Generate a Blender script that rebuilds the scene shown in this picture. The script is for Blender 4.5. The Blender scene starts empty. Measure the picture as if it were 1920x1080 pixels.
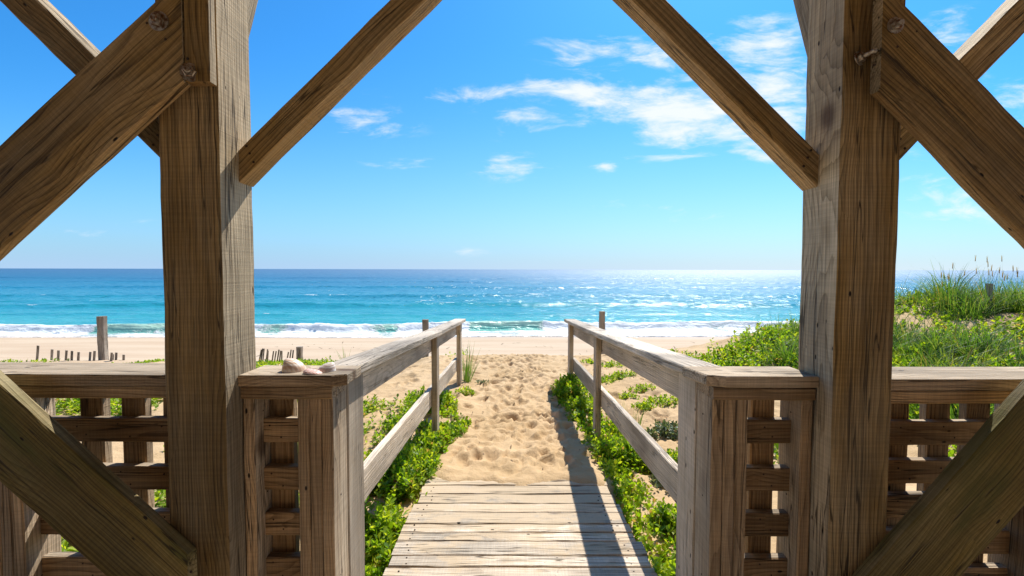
import bpy, math, random
import numpy as np
from mathutils import Vector, Matrix

random.seed(7)
RNG = np.random.default_rng(11)
S = bpy.context.scene
COL = S.collection
R = math.radians

# ------------------------------------------------------------------ camera
CAM_Z = 1.36
SEA = -3.14
cd = bpy.data.cameras.new('camera')
cam = bpy.data.objects.new('camera', cd)
COL.objects.link(cam)
cd.sensor_width = 36.0
cd.lens = 16.0
cd.clip_start = 0.05
cd.clip_end = 30000
PITCH = math.atan(35.0 / 853.3)
cam.matrix_world = (Matrix.Translation((0, 0, CAM_Z)) @ Matrix.Rotation(R(90) - PITCH, 4, 'X')
                    @ Matrix.Rotation(R(0.12), 4, 'Z'))
S.camera = cam
CM = cam.matrix_world.to_3x3()


def at(px, py, Y):
    """World point seen at pixel (of the 1920x1080 photograph) at forward distance Y."""
    d = CM @ Vector(((px - 960) / 853.3, (540 - py) / 853.3, -1.0))
    return Vector((0, 0, CAM_Z)) + d * (Y / d.y)


# ------------------------------------------------------------------ numpy noise
def _hash(ix, iy, seed):
    h = (ix.astype(np.int64) * 374761393 + iy.astype(np.int64) * 668265263 + seed * 1442695041) & 0x7fffffff
    h = ((h ^ (h >> 13)) * 1274126177) & 0x7fffffff
    return ((h ^ (h >> 16)) & 0xffff) / 65535.0


def vnoise(x, y, seed=0):
    x = np.asarray(x, float); y = np.asarray(y, float)
    ix = np.floor(x); iy = np.floor(y)
    fx = x - ix; fy = y - iy
    fx = fx * fx * (3 - 2 * fx); fy = fy * fy * (3 - 2 * fy)
    a = _hash(ix, iy, seed); b = _hash(ix + 1, iy, seed)
    c = _hash(ix, iy + 1, seed); d = _hash(ix + 1, iy + 1, seed)
    return (a * (1 - fx) + b * fx) * (1 - fy) + (c * (1 - fx) + d * fx) * fy


def fbm(x, y, seed=0, o=4):
    t = 0; a = 0.5; n = 0
    for i in range(o):
        t = t + a * vnoise(x, y, seed + i * 17); n += a
        x = x * 2.03 + 5.3; y = y * 2.03 + 1.7; a *= 0.5
    return t / n


def sstep(a, b, x):
    t = np.clip((x - a) / (b - a), 0, 1)
    return t * t * (3 - 2 * t)


# ------------------------------------------------------------------ object helpers
def tag(o, label=None, cat=None, group=None, kind=None):
    if label: o['label'] = label
    if cat: o['category'] = cat
    if group: o['group'] = group
    if kind: o['kind'] = kind
    return o


def empty(name, loc=(0, 0, 0)):
    o = bpy.data.objects.new(name, None)
    o.location = loc
    COL.objects.link(o)
    return o


def link_mesh(name, me, mat, parent=None):
    o = bpy.data.objects.new(name, me)
    if mat: me.materials.append(mat)
    COL.objects.link(o)
    if parent is not None:
        o.parent = parent
        # parents are translated only: keep world coordinates of the mesh
        base = Vector((0, 0, 0))
        p = parent
        while p is not None:
            base += Vector(p.location); p = p.parent
        o.location = -base
    return o


def np_mesh(name, verts, faces, smooth=False, attrs=None):
    """faces: (n,k) int array with constant k."""
    verts = np.asarray(verts, np.float32); faces = np.asarray(faces, np.int32)
    me = bpy.data.meshes.new(name)
    n, k = faces.shape
    me.vertices.add(len(verts)); me.vertices.foreach_set('co', verts.ravel())
    me.loops.add(n * k); me.loops.foreach_set('vertex_index', faces.ravel())
    me.polygons.add(n)
    me.polygons.foreach_set('loop_start', np.arange(0, n * k, k, dtype=np.int32))
    me.polygons.foreach_set('loop_total', np.full(n, k, np.int32))
    me.update(calc_edges=True)
    if smooth:
        me.polygons.foreach_set('use_smooth', np.ones(n, bool))
    for nm, arr in (attrs or {}).items():
        arr = np.asarray(arr, np.float32)
        if arr.ndim == 1:
            a = me.attributes.new(nm, 'FLOAT', 'POINT'); a.data.foreach_set('value', arr)
        else:
            a = me.attributes.new(nm, 'FLOAT_VECTOR', 'POINT'); a.data.foreach_set('vector', arr.ravel())
    return me


class MB:
    """Collects timber pieces (with grain coordinates) into one mesh."""
    def __init__(self):
        self.v = []; self.f = []; self.gc = []; self.wx = []

    def board(self, a, b, wax, w, t, wx=0.2, cutA=None, cutB=None, ch=0.004, jit=0.0012, seg=None, tone=None):
        """Timber from a to b; wax = width direction, w width, t thickness; ends may be cut by planes with the given normals."""
        a = Vector(a); b = Vector(b)
        ax = (b - a); L = ax.length; ax.normalize()
        wax = Vector(wax); wax = (wax - ax * wax.dot(ax)).normalized()
        tax = ax.cross(wax).normalized()
        hw, ht = w / 2, t / 2
        c = min(ch, ht * .6)
        prof = [(-hw + c, -ht), (hw - c, -ht), (hw, -ht + c), (hw, ht - c), (hw - c, ht), (-hw + c, ht), (-hw, ht - c), (-hw, -ht + c)]
        n = seg or max(2, int(L / 0.07))
        off = (random.uniform(0, 60), random.uniform(-.25, .25), random.uniform(.03, .35))
        tn = random.uniform(-1, 1) if tone is None else tone
        base = len(self.v)
        ends = []
        for (p, q) in prof:
            o = wax * p + tax * q
            s0, s1 = 0.0, L
            if cutA is not None:
                nA = Vector(cutA); s0 = -o.dot(nA) / ax.dot(nA)
            if cutB is not None:
                nB = Vector(cutB); s1 = L - o.dot(nB) / ax.dot(nB)
            ends.append((s0, s1, p, q))
        ph = [random.uniform(0, 9) for _ in range(4)]
        for i in range(n + 1):
            u = i / n
            for k, (s0, s1, p, q) in enumerate(ends):
                s = s0 + (s1 - s0) * u
                cr = k // 2
                j1 = jit * (math.sin(s * 13 + ph[cr]) + random.uniform(-1, 1)) * .6
                j2 = jit * (math.cos(s * 9 + ph[cr] * 2) + random.uniform(-1, 1)) * .6
                pt = a + ax * s + wax * (p + j1) + tax * (q + j2)
                self.v.append(pt)
                self.gc.append((s + off[0], p + off[1], q + off[2]))
                self.wx.append((wx, tn, 0))
        for i in range(n):
            for k in range(8):
                k2 = (k + 1) % 8
                self.f.append((base + i * 8 + k, base + i * 8 + k2, base + (i + 1) * 8 + k2, base + (i + 1) * 8 + k))
        self.f.append(tuple(base + k for k in range(7, -1, -1)))
        self.f.append(tuple(base + n * 8 + k for k in range(8)))
        return self

    def box(self, x0, x1, y0, y1, z0, z1, axis='x', wx=0.2, **kw):
        cx, cy, cz = (x0 + x1) / 2, (y0 + y1) / 2, (z0 + z1) / 2
        if axis == 'x':
            return self.board((x0, cy, cz), (x1, cy, cz), (0, 0, 1), z1 - z0, y1 - y0, wx, **kw)
        if axis == 'y':
            return self.board((cx, y0, cz), (cx, y1, cz), (0, 0, 1), z1 - z0, x1 - x0, wx, **kw)
        return self.board((cx, cy, z0), (cx, cy, z1), (1, 0, 0), x1 - x0, y1 - y0, wx, **kw)

    def nail(self, p, n, r=.0035, k=7):
        """A nail or screw head set a hair proud of the wood."""
        n = Vector(n).normalized(); a = n.orthogonal().normalized(); b = n.cross(a)
        p = Vector(p); base = len(self.v)
        for (rr, h) in ((r, -.002), (r, .0009), (r * .6, .0014)):
            for i in range(k):
                t_ = 2 * math.pi * i / k
                self.v.append(p + (a * math.cos(t_) + b * math.sin(t_)) * rr + n * h)
                self.gc.append((p.x, p.y, p.z)); self.wx.append((0, 0, 1))
        for q in range(2):
            for i in range(k):
                j = (i + 1) % k
                self.f.append((base + q * k + i, base + q * k + j, base + q * k + k + j, base + q * k + k + i))
        self.f.append(tuple(base + 2 * k + i for i in range(k)))
        return self

    def prism(self, poly, z0, z1, wx=0.2, ch=0.004):
        """Horizontal slab with the outline poly (counter-clockwise), grain along x."""
        off = (random.uniform(0, 60), random.uniform(-.25, .25), random.uniform(.03, .35)); tn = random.uniform(-1, 1)
        cx = sum(p[0] for p in poly) / len(poly); cy = sum(p[1] for p in poly) / len(poly)
        base = len(self.v); n = len(poly)
        for (z, s) in ((z0, ch), (z0 + ch, 0), (z1 - ch, 0), (z1, ch)):
            for (x, y) in poly:
                d = Vector((cx - x, cy - y)); d.normalize()
                p = (x + d.x * s, y + d.y * s, z)
                self.v.append(Vector(p)); self.gc.append((p[0] + off[0], p[1] - cy + off[1], p[2] - z0 + off[2])); self.wx.append((wx, tn, 0))
        for r in range(3):
            for k in range(n):
                k2 = (k + 1) % n
                self.f.append((base + r * n + k, base + r * n + k2, base + (r + 1) * n + k2, base + (r + 1) * n + k))
        self.f.append(tuple(base + k for k in range(n - 1, -1, -1)))
        self.f.append(tuple(base + 3 * n + k for k in range(n)))
        return self

    def build(self, name, mat, parent=None):
        me = bpy.data.meshes.new(name)
        me.from_pydata([tuple(v) for v in self.v], [], self.f)
        a = me.attributes.new('gc', 'FLOAT_VECTOR', 'POINT'); a.data.foreach_set('vector', np.array(self.gc, np.float32).ravel())
        a = me.attributes.new('wx', 'FLOAT_VECTOR', 'POINT'); a.data.foreach_set('vector', np.array(self.wx, np.float32).ravel())
        me.update()
        return link_mesh(name, me, mat, parent)


# ------------------------------------------------------------------ node helpers
class NT:
    def __init__(self, tree):
        self.t = tree; self.n = tree.nodes; self.l = tree.links

    def add(self, typ, **kw):
        nd = self.n.new(typ)
        for k, v in kw.items(): setattr(nd, k, v)
        return nd

    def put(self, sock, v):
        if v is None: return
        if hasattr(v, 'is_output'): self.l.new(v, sock)
        else: sock.default_value = v

    def math(self, op, a, b=None, c=None, clamp=False):
        nd = self.add('ShaderNodeMath', operation=op, use_clamp=clamp)
        self.put(nd.inputs[0], a); self.put(nd.inputs[1], b); self.put(nd.inputs[2], c)
        return nd.outputs[0]

    def vmul(self, v, s):
        nd = self.add('ShaderNodeVectorMath', operation='MULTIPLY')
        self.put(nd.inputs[0], v); nd.inputs[1].default_value = s
        return nd.outputs[0]

    def vadd(self, a, b):
        nd = self.add('ShaderNodeVectorMath', operation='ADD')
        self.put(nd.inputs[0], a); self.put(nd.inputs[1], b)
        return nd.outputs[0]

    def noise(self, vec, scale=1, detail=4, rough=.55, dist=0.0, col=False):
        nd = self.add('ShaderNodeTexNoise')
        self.put(nd.inputs['Vector'], vec); nd.inputs['Scale'].default_value = scale
        nd.inputs['Detail'].default_value = detail; nd.inputs['Roughness'].default_value = rough
        nd.inputs['Distortion'].default_value = dist
        return nd.outputs['Color' if col else 'Fac']

    def ramp(self, x, lo, hi, a=0.0, b=1.0, smooth=True):
        nd = self.add('ShaderNodeMapRange'); nd.clamp = True
        nd.interpolation_type = 'SMOOTHSTEP' if smooth else 'LINEAR'
        self.put(nd.inputs['Value'], x)
        for k, v in zip(('From Min', 'From Max', 'To Min', 'To Max'), (lo, hi, a, b)): self.put(nd.inputs[k], v)
        return nd.outputs[0]

    def mix(self, f, a, b, mode='MIX'):
        nd = self.add('ShaderNodeMix', data_type='RGBA', blend_type=mode)
        nd.clamp_factor = True
        self.put(nd.inputs[0], f)
        for s, v in ((nd.inputs[6], a), (nd.inputs[7], b)):
            if hasattr(v, 'is_output'): self.l.new(v, s)
            else: s.default_value = (*v, 1) if len(v) == 3 else v
        return nd.outputs[2]

    def sep(self, v):
        nd = self.add('ShaderNodeSeparateXYZ'); self.put(nd.inputs[0], v)
        return nd.outputs

    def comb(self, x, y, z):
        nd = self.add('ShaderNodeCombineXYZ')
        for s, v in zip(nd.inputs, (x, y, z)): self.put(s, v)
        return nd.outputs[0]

    def attr(self, name, out='Vector'):
        nd = self.add('ShaderNodeAttribute'); nd.attribute_name = name
        return nd.outputs[out]

    def bump(self, h, strength=.5, dist=.01, normal=None):
        nd = self.add('ShaderNodeBump'); self.put(nd.inputs['Height'], h)
        self.put(nd.inputs['Strength'], strength); nd.inputs['Distance'].default_value = dist
        if normal is not None: self.l.new(normal, nd.inputs['Normal'])
        return nd.outputs[0]


def material(name):
    m = bpy.data.materials.new(name); m.use_nodes = True
    m.node_tree.nodes.clear()
    t = NT(m.node_tree)
    out = t.add('ShaderNodeOutputMaterial')
    return m, t, out


def principled(t, out, col, rough=.6, spec=.3, normal=None, **kw):
    p = t.add('ShaderNodeBsdfPrincipled')
    if hasattr(col, 'is_output'): t.l.new(col, p.inputs['Base Color'])
    else: p.inputs['Base Color'].default_value = (*col, 1)
    t.put(p.inputs['Roughness'], rough); t.put(p.inputs['Specular IOR Level'], spec)
    if normal is not None: t.l.new(normal, p.inputs['Normal'])
    for k, v in kw.items(): t.put(p.inputs[k], v)
    t.l.new(p.outputs[0], out.inputs[0])
    return p


# ------------------------------------------------------------------ wood
def wood_material(name, brown_l, brown_d, grey_l, grey_d, algae=0.0, sand=0.0, wear_light=0.0, cracks=.8, wmax=1.0):
    m, t, out = material(name)
    gc = t.attr('gc'); wx = t.sep(t.attr('wx'))
    L, W, T = t.sep(gc)
    # knots: sparse cells along the timber
    kv = t.comb(t.math('MULTIPLY', L, 2.6), t.math('MULTIPLY', W, 6.5), t.math('MULTIPLY', T, 3.5))
    vor = t.add('ShaderNodeTexVoronoi'); t.put(vor.inputs['Vector'], kv); vor.inputs['Scale'].default_value = 1.0
    kd = vor.outputs['Distance']
    kr = t.sep(vor.outputs['Color'])[0]
    ksel = t.ramp(kr, .62, .66)
    knot = t.math('MULTIPLY', t.ramp(kd, .19, .07), ksel)
    kwarp = t.math('MULTIPLY', t.ramp(kd, .75, .0), ksel)
    # growth rings
    warp = t.noise(t.vmul(gc, (1.3, 9, 9)), 1, 3, .5)
    r = t.math('SQRT', t.math('ADD', t.math('POWER', W, 2.0), t.math('POWER', T, 2.0)))
    r = t.math('ADD', r, t.math('MULTIPLY', warp, .055))
    r = t.math('ADD', r, t.math('MULTIPLY', kwarp, .035))
    ph = t.math('FRACT', t.math('MULTIPLY', r, 95.0))
    ring = t.math('POWER', ph, 2.2)
    ring = t.math('MULTIPLY', ring, t.ramp(ph, 1.0, .93))
    fine = t.noise(t.vmul(gc, (5, 420, 420)), 1, 3, .6)
    fine2 = t.noise(t.vmul(gc, (2.2, 120, 120)), 1, 4, .65)
    blot = t.noise(t.vmul(gc, (2.2, 7, 7)), 1, 5, .6)
    blot2 = t.noise(t.vmul(gc, (.9, 3.0, 3.0)), 1, 3, .5, .6)
    # checks and cracks that run with the grain
    cn = t.noise(t.vmul(gc, (1.1, 34, 30)), 1, 2, .5, .25)
    cr = t.ramp(t.math('ABSOLUTE', t.math('SUBTRACT', cn, .5)), .017, .003)
    crm = t.ramp(t.noise(t.vmul(gc, (1.6, 14, 14)), 1, 2), .50, .60)
    crack = t.math('MULTIPLY', cr, crm)
    cn2 = t.noise(t.vmul(gc, (.45, 12, 10)), 1, 4, .55, .15)
    chk = t.math('MULTIPLY', t.ramp(t.math('ABSOLUTE', t.math('SUBTRACT', cn2, .5)), .0085, .002), t.ramp(t.noise(t.vmul(gc, (.9, 4, 4)), 1, 2), .46, .54))
    crack = t.math('MAXIMUM', crack, chk)
    # small worm and nail holes
    hv = t.add('ShaderNodeTexVoronoi'); t.put(hv.inputs['Vector'], t.vmul(gc, (11, 26, 26))); hv.inputs['Scale'].default_value = 1.0
    hole = t.math('MULTIPLY', t.ramp(hv.outputs['Distance'], .13, .07), t.ramp(t.sep(hv.outputs['Color'])[1], .86, .88))
    # weathering
    geo = t.add('ShaderNodeNewGeometry')
    tn_ = t.sep(geo.outputs['True Normal']); nz = tn_[2]
    w = t.math('ADD', wx[0], t.math('MULTIPLY', t.ramp(nz, .5, .95), .35))
    if wear_light:   # boards seen from inside stay brown; other faces silvered, with sunlit contrast painted in
        w = t.math('ADD', w, t.math('MULTIPLY', t.math('MULTIPLY', t.ramp(tn_[1], -.6, -.2), t.ramp(nz, -.75, -.3)), wear_light))
    w = t.math('ADD', w, t.math('MULTIPLY', t.math('SUBTRACT', blot, .5), 1.1), clamp=True)
    w = t.math('MULTIPLY', w, wmax)
    g = t.math('ADD', t.math('MULTIPLY', ring, .62), t.math('MULTIPLY', t.math('SUBTRACT', fine2, .40), 1.7), clamp=True)
    brown = t.mix(g, brown_l, brown_d)
    if wear_light:   # undersides painted pale gold for light bounced up from floor and sand
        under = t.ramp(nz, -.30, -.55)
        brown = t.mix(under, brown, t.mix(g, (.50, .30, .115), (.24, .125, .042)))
    grey = t.mix(g, grey_l, grey_d)
    col = t.mix(w, brown, grey)
    tone = t.math('ADD', 1.0, t.math('MULTIPLY', wx[1], .20))
    tone = t.math('MULTIPLY', tone, t.ramp(fine, .25, .75, .72, 1.2))
    saw = t.noise(t.vmul(gc, (150, 3, 3)), 1, 2, .5)
    tone = t.math('MULTIPLY', tone, t.ramp(saw, .35, .65, .93, 1.05))
    tone = t.math('MULTIPLY', tone, t.ramp(blot2, .3, .7, .56, 1.28))
    nd = t.add('ShaderNodeVectorMath', operation='SCALE'); t.l.new(col, nd.inputs[0]); t.put(nd.inputs['Scale'], tone)
    col = nd.outputs[0]
    if algae:
        al = t.math('MULTIPLY', t.ramp(t.noise(t.vmul(gc, (1.4, 5, 5)), 1, 4, .6), .46, .68), algae)
        col = t.mix(al, col, (.085, .085, .018))
    if sand:
        pos = t.add('ShaderNodeNewGeometry').outputs['Position']
        py = t.sep(pos)[1]
        sn = t.noise(t.vmul(pos, (5, 9, 0.01)), 1, 5, .65)
        sn = t.math('ADD', sn, t.ramp(py, 1.9, 2.85, -.02, .20))
        sm = t.math('MULTIPLY', t.ramp(sn, .47, .62), t.ramp(nz, .6, .9))
        col = t.mix(t.math('MULTIPLY', sm, sand), col, (.56, .43, .285))
    col = t.mix(t.math('MULTIPLY', knot, .8), col, (.075, .036, .016))
    col = t.mix(t.math('MULTIPLY', crack, cracks), col, (.03, .019, .011))
    col = t.mix(hole, col, (.02, .012, .008))
    col = t.mix(wx[2], col, (.055, .035, .025))
    h = t.math('SUBTRACT', t.math('MULTIPLY', ring, -.35), crack)
    h = t.math('ADD', h, t.math('MULTIPLY', fine2, .8))
    h = t.math('SUBTRACT', h, hole)
    nrm = t.bump(t.math('ADD', h, t.math('MULTIPLY', saw, .25)), .9, .0045)
    principled(t, out, col, .78, .22, nrm)
    return m


M_GAZ = wood_material('gazebo_timber', (.375, .225, .074), (.066, .034, .010), (.54, .43, .29), (.21, .155, .092), wear_light=.85)
M_FRM = wood_material('framing_timber', (.560, .340, .160), (.180, .096, .040), (.50, .40, .29), (.24, .175, .115), wear_light=.55)
M_MOSS = wood_material('mossy_timber', (.290, .185, .042), (.082, .052, .012), (.38, .31, .17), (.17, .13, .06), algae=.8, wear_light=.5)
M_RAIL = wood_material('silvered_timber', (.54, .39, .24), (.29, .19, .10), (.69, .59, .48), (.43, .35, .265), cracks=.45)
M_DECK = wood_material('walkway_timber', (.57, .42, .27), (.32, .22, .13), (.68, .58, .46), (.41, .33, .25), sand=.8, cracks=.7)
M_FENCE = wood_material('driftwood', (.34, .26, .18), (.18, .125, .08), (.42, .36, .30), (.22, .18, .145))


def metal_material(name, col, rough):
    m, t, out = material(name)
    tc = t.add('ShaderNodeTexCoord').outputs['Object']
    n = t.noise(tc, 90, 3)
    c = t.mix(t.ramp(n, .4, .65), col, (.16, .075, .035))
    principled(t, out, c, rough, .5, t.bump(n, .15, .0006), Metallic=.75)
    return m


M_BOLT = metal_material('rusty_galvanised_steel', (.40, .35, .29), .45)

# ------------------------------------------------------------------ terrain
SH_Y = lambda x: 30.2 + 0.035 * x + 0.5 * np.sin(x * .11 + .6) + .35 * np.sin(x * .31 + 2)


def ground_base(x, y):
    x = np.asarray(x, float); y = np.asarray(y, float)
    b = np.interp(y, [-60, -10, 1.5, 5.5, 7.4, 8.2, 10, 13, 16, 31, 46, 70, 9000], [-.4, -.15, -.10, -.03, -.065, -.20, -.64, -1.28, -1.72, -3.22, -4.6, -7, -40])
    # the tall dune on the right
    rx = np.interp(x, [.9, 1.6, 2.2, 2.7, 3.15, 3.75, 5.0, 6.1, 6.9, 9, 14, 40], [0, .02, .05, .10, .18, .36, .64, .98, .98, 1.1, .9, .5])
    ry = np.where(y < 6.2, sstep(.6, 6.2, y), 1 - sstep(6.4, 12.5, y))
    b = b + rx * ry
    # low foredune on the left
    lx = np.interp(-x, [.9, 2.5, 5, 12, 40], [0, .02, .06, .12, .3])
    b = b + lx * sstep(2, 6, y) * (1 - sstep(6, 8, y)) * .4
    b = b + sstep(-.9, -2.2, x) * np.interp(y, [3, 5, 6, 7, 8, 9, 10], [0, -.04, -.10, -.20, -.26, -.16, -.02])
    ext = sstep(.75, 1.6, np.abs(x - .03))
    dn = (1 - sstep(8, 14, y)) * sstep(-2, 2, y)
    b = b + ext * dn * ((fbm(x * .9, y * .9, 3) - .5) * .20 + (fbm(x * 3.1, y * 3.1, 9) - .5) * .07)
    b = b + (fbm(x * .18, y * .25, 21) - .5) * .22 * sstep(11, 15, y) * (1 - sstep(25, 30, y))
    return b


def ground_z(x, y):
    """Sand surface with the path banked up over the walkway's end."""
    x = np.asarray(x, float); y = np.asarray(y, float)
    z = ground_base(x, y)
    inpath = 1 - sstep(.52, .74, np.abs(x - .035))
    edge = 2.755 + (fbm(x * 4.2, y * 0 + 3, 5) - .5) * .34
    over = sstep(-.08, .16, y - edge)
    bank = (-.09 + .104 * over) * (1 - sstep(3.0, 4.6, y)) + z * sstep(3.0, 4.6, y)
    z = z * (1 - inpath) + bank * inpath
    return z


def make_ground():
    xs = np.concatenate([np.linspace(-420, -40, 24)[:-1], np.linspace(-40, -9, 40)[:-1], np.linspace(-9, -1.8, 100)[:-1], np.arange(-1.8, 2.8, .02), np.linspace(2.8, 9, 110)[1:], np.linspace(9, 40, 40)[1:], np.linspace(40, 420, 24)[1:]])
    ys = np.concatenate([np.linspace(-60, 1.2, 22)[:-1], np.linspace(1.2, 2.6, 30)[:-1], np.arange(2.6, 8.2, .02), np.linspace(8.2, 14, 70)[1:], np.linspace(14, 36, 90)[1:], np.linspace(36, 60, 16)[1:]])
    X, Y = np.meshgrid(xs, ys)
    Z = ground_z(X, Y)
    # trodden footprints
    D = np.zeros_like(Z)
    prints = []
    for _ in range(560):
        prints.append((random.gauss(.06, .33), random.uniform(2.95, 8.0), 1.0))
    for _ in range(260):
        prints.append((random.uniform(.8, 2.7), random.uniform(2.7, 7.8), .8))
    for _ in range(90):
        prints.append((random.uniform(-1.7, -.7), random.uniform(2.7, 7.8), .7))
    for (cx, cy, amp) in prints:
        if abs(cx - .05) > 3.0: continue
        a = random.gauss(0, .7); la = random.uniform(.055, .12); lb = la * random.uniform(.38, .7)
        dep = random.uniform(.010, .036) * amp
        if cy < 3.1: dep *= .5
        i0, i1 = np.searchsorted(xs, [cx - .3, cx + .3]); j0, j1 = np.searchsorted(ys, [cy - .3, cy + .3])
        xx = X[j0:j1, i0:i1] - cx; yy = Y[j0:j1, i0:i1] - cy
        u = (xx * math.sin(a) + yy * math.cos(a)) / la; v = (xx * math.cos(a) - yy * math.sin(a)) / lb
        q = np.sqrt(u * u + v * v)
        shape = -(1 - sstep(.45, 1.0, q)) + .45 * np.exp(-((q - 1.22) / .28) ** 2) * (1 + .6 * np.tanh(u * 1.5))
        D[j0:j1, i0:i1] = D[j0:j1, i0:i1] * (1 - .55 * np.exp(-q * q)) + shape * dep
    near = sstep(2.75, 3.0, Y) * (1 - sstep(7.8, 8.6, Y))
    fine = (fbm(X * 9, Y * 9, 31) - .5) * .035 + (fbm(X * 26, Y * 26, 41, 2) - .5) * .012
    Z = Z + near * (D + fine)
    # stay below the boards and the pavilion floor
    low = (Y < 2.62) & (X > -.75) & (X < .82)
    Z = np.where(low, np.minimum(Z, -.085), Z)
    Z = np.where((Y < 1.75) & (np.abs(X) < 3.2), np.minimum(Z, -.16), Z)
    ny, nx = X.shape
    idx = np.arange(nx * ny).reshape(ny, nx)
    F = np.stack([idx[:-1, :-1], idx[:-1, 1:], idx[1:, 1:], idx[1:, :-1]], -1).reshape(-1, 4)
    V = np.stack([X, Y, Z], -1).reshape(-1, 3)
    me = np_mesh('ground', V, F, True, {'dent': (D * near).ravel()})
    m, t, out = material('sand')
    pos = t.add('ShaderNodeNewGeometry').outputs['Position']
    px, py, pz = t.sep(pos)
    n1 = t.noise(t.vmul(pos, (1.4, 1.4, 1.4)), 1, 5, .6)
    n2 = t.noise(t.vmul(pos, (240, 240, 240)), 1, 2, .7)
    n3 = t.noise(t.vmul(pos, (26, 26, 26)), 1, 4, .65)
    c = t.mix(t.ramp(n1, .35, .65), (.50, .34, .18), (.58, .405, .23))
    beach = t.mix(t.ramp(t.noise(t.vmul(pos, (.12, .5, 1)), 1, 4), .35, .65), (.48, .35, .235), (.54, .415, .29))
    c = t.mix(t.ramp(py, 7.2, 10.5), c, beach)
    wet = t.ramp(t.math('ADD', pz, t.math('MULTIPLY', t.noise(t.vmul(pos, (.2, .5, 1)), 1, 3), .25)), -2.72, -2.92)
    c = t.mix(t.math('MULTIPLY', wet, .85), c, (.47, .345, .235))
    c = t.mix(t.math('MULTIPLY', t.ramp(n2, .52, .75), .35), c, (.30, .20, .11))
    c = t.mix(t.math('MULTIPLY', t.ramp(n3, .55, .8), .25), c, (.42, .27, .14))
    h = t.math('ADD', t.math('MULTIPLY', n2, .25), n3)
    far = t.ramp(py, 7.5, 12, .55, .25)
    nrm = t.bump(h, far, .02)
    principled(t, out, c, t.math('SUBTRACT', .92, t.math('MULTIPLY', wet, .45)), .25, nrm)
    o = link_mesh('ground', me, m)
    tag(o, 'pale golden sand with footprints running down to beach', 'sand', kind='structure')
    return o


make_ground()

# ------------------------------------------------------------------ sea
def breaker_foam(x):
    """How far the breaking wave has turned white along the shore."""
    xs = np.interp(x, [-60, -37, -31.5, -29.6, -28.8, -26, -19.5, -16.6, -15.2, -11, -9.9, -8.6, -7.6, -3.6, -3.0, 1.8, 3.0, 14, 15.2, 18, 19, 40, 60],
                   [.7, .95, .9, .75, .15, .2, .75, .30, .85, .95, .45, .25, .9, .95, .2, .18, .9, .95, .5, .55, .95, 1, .8])
    return xs


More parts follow.
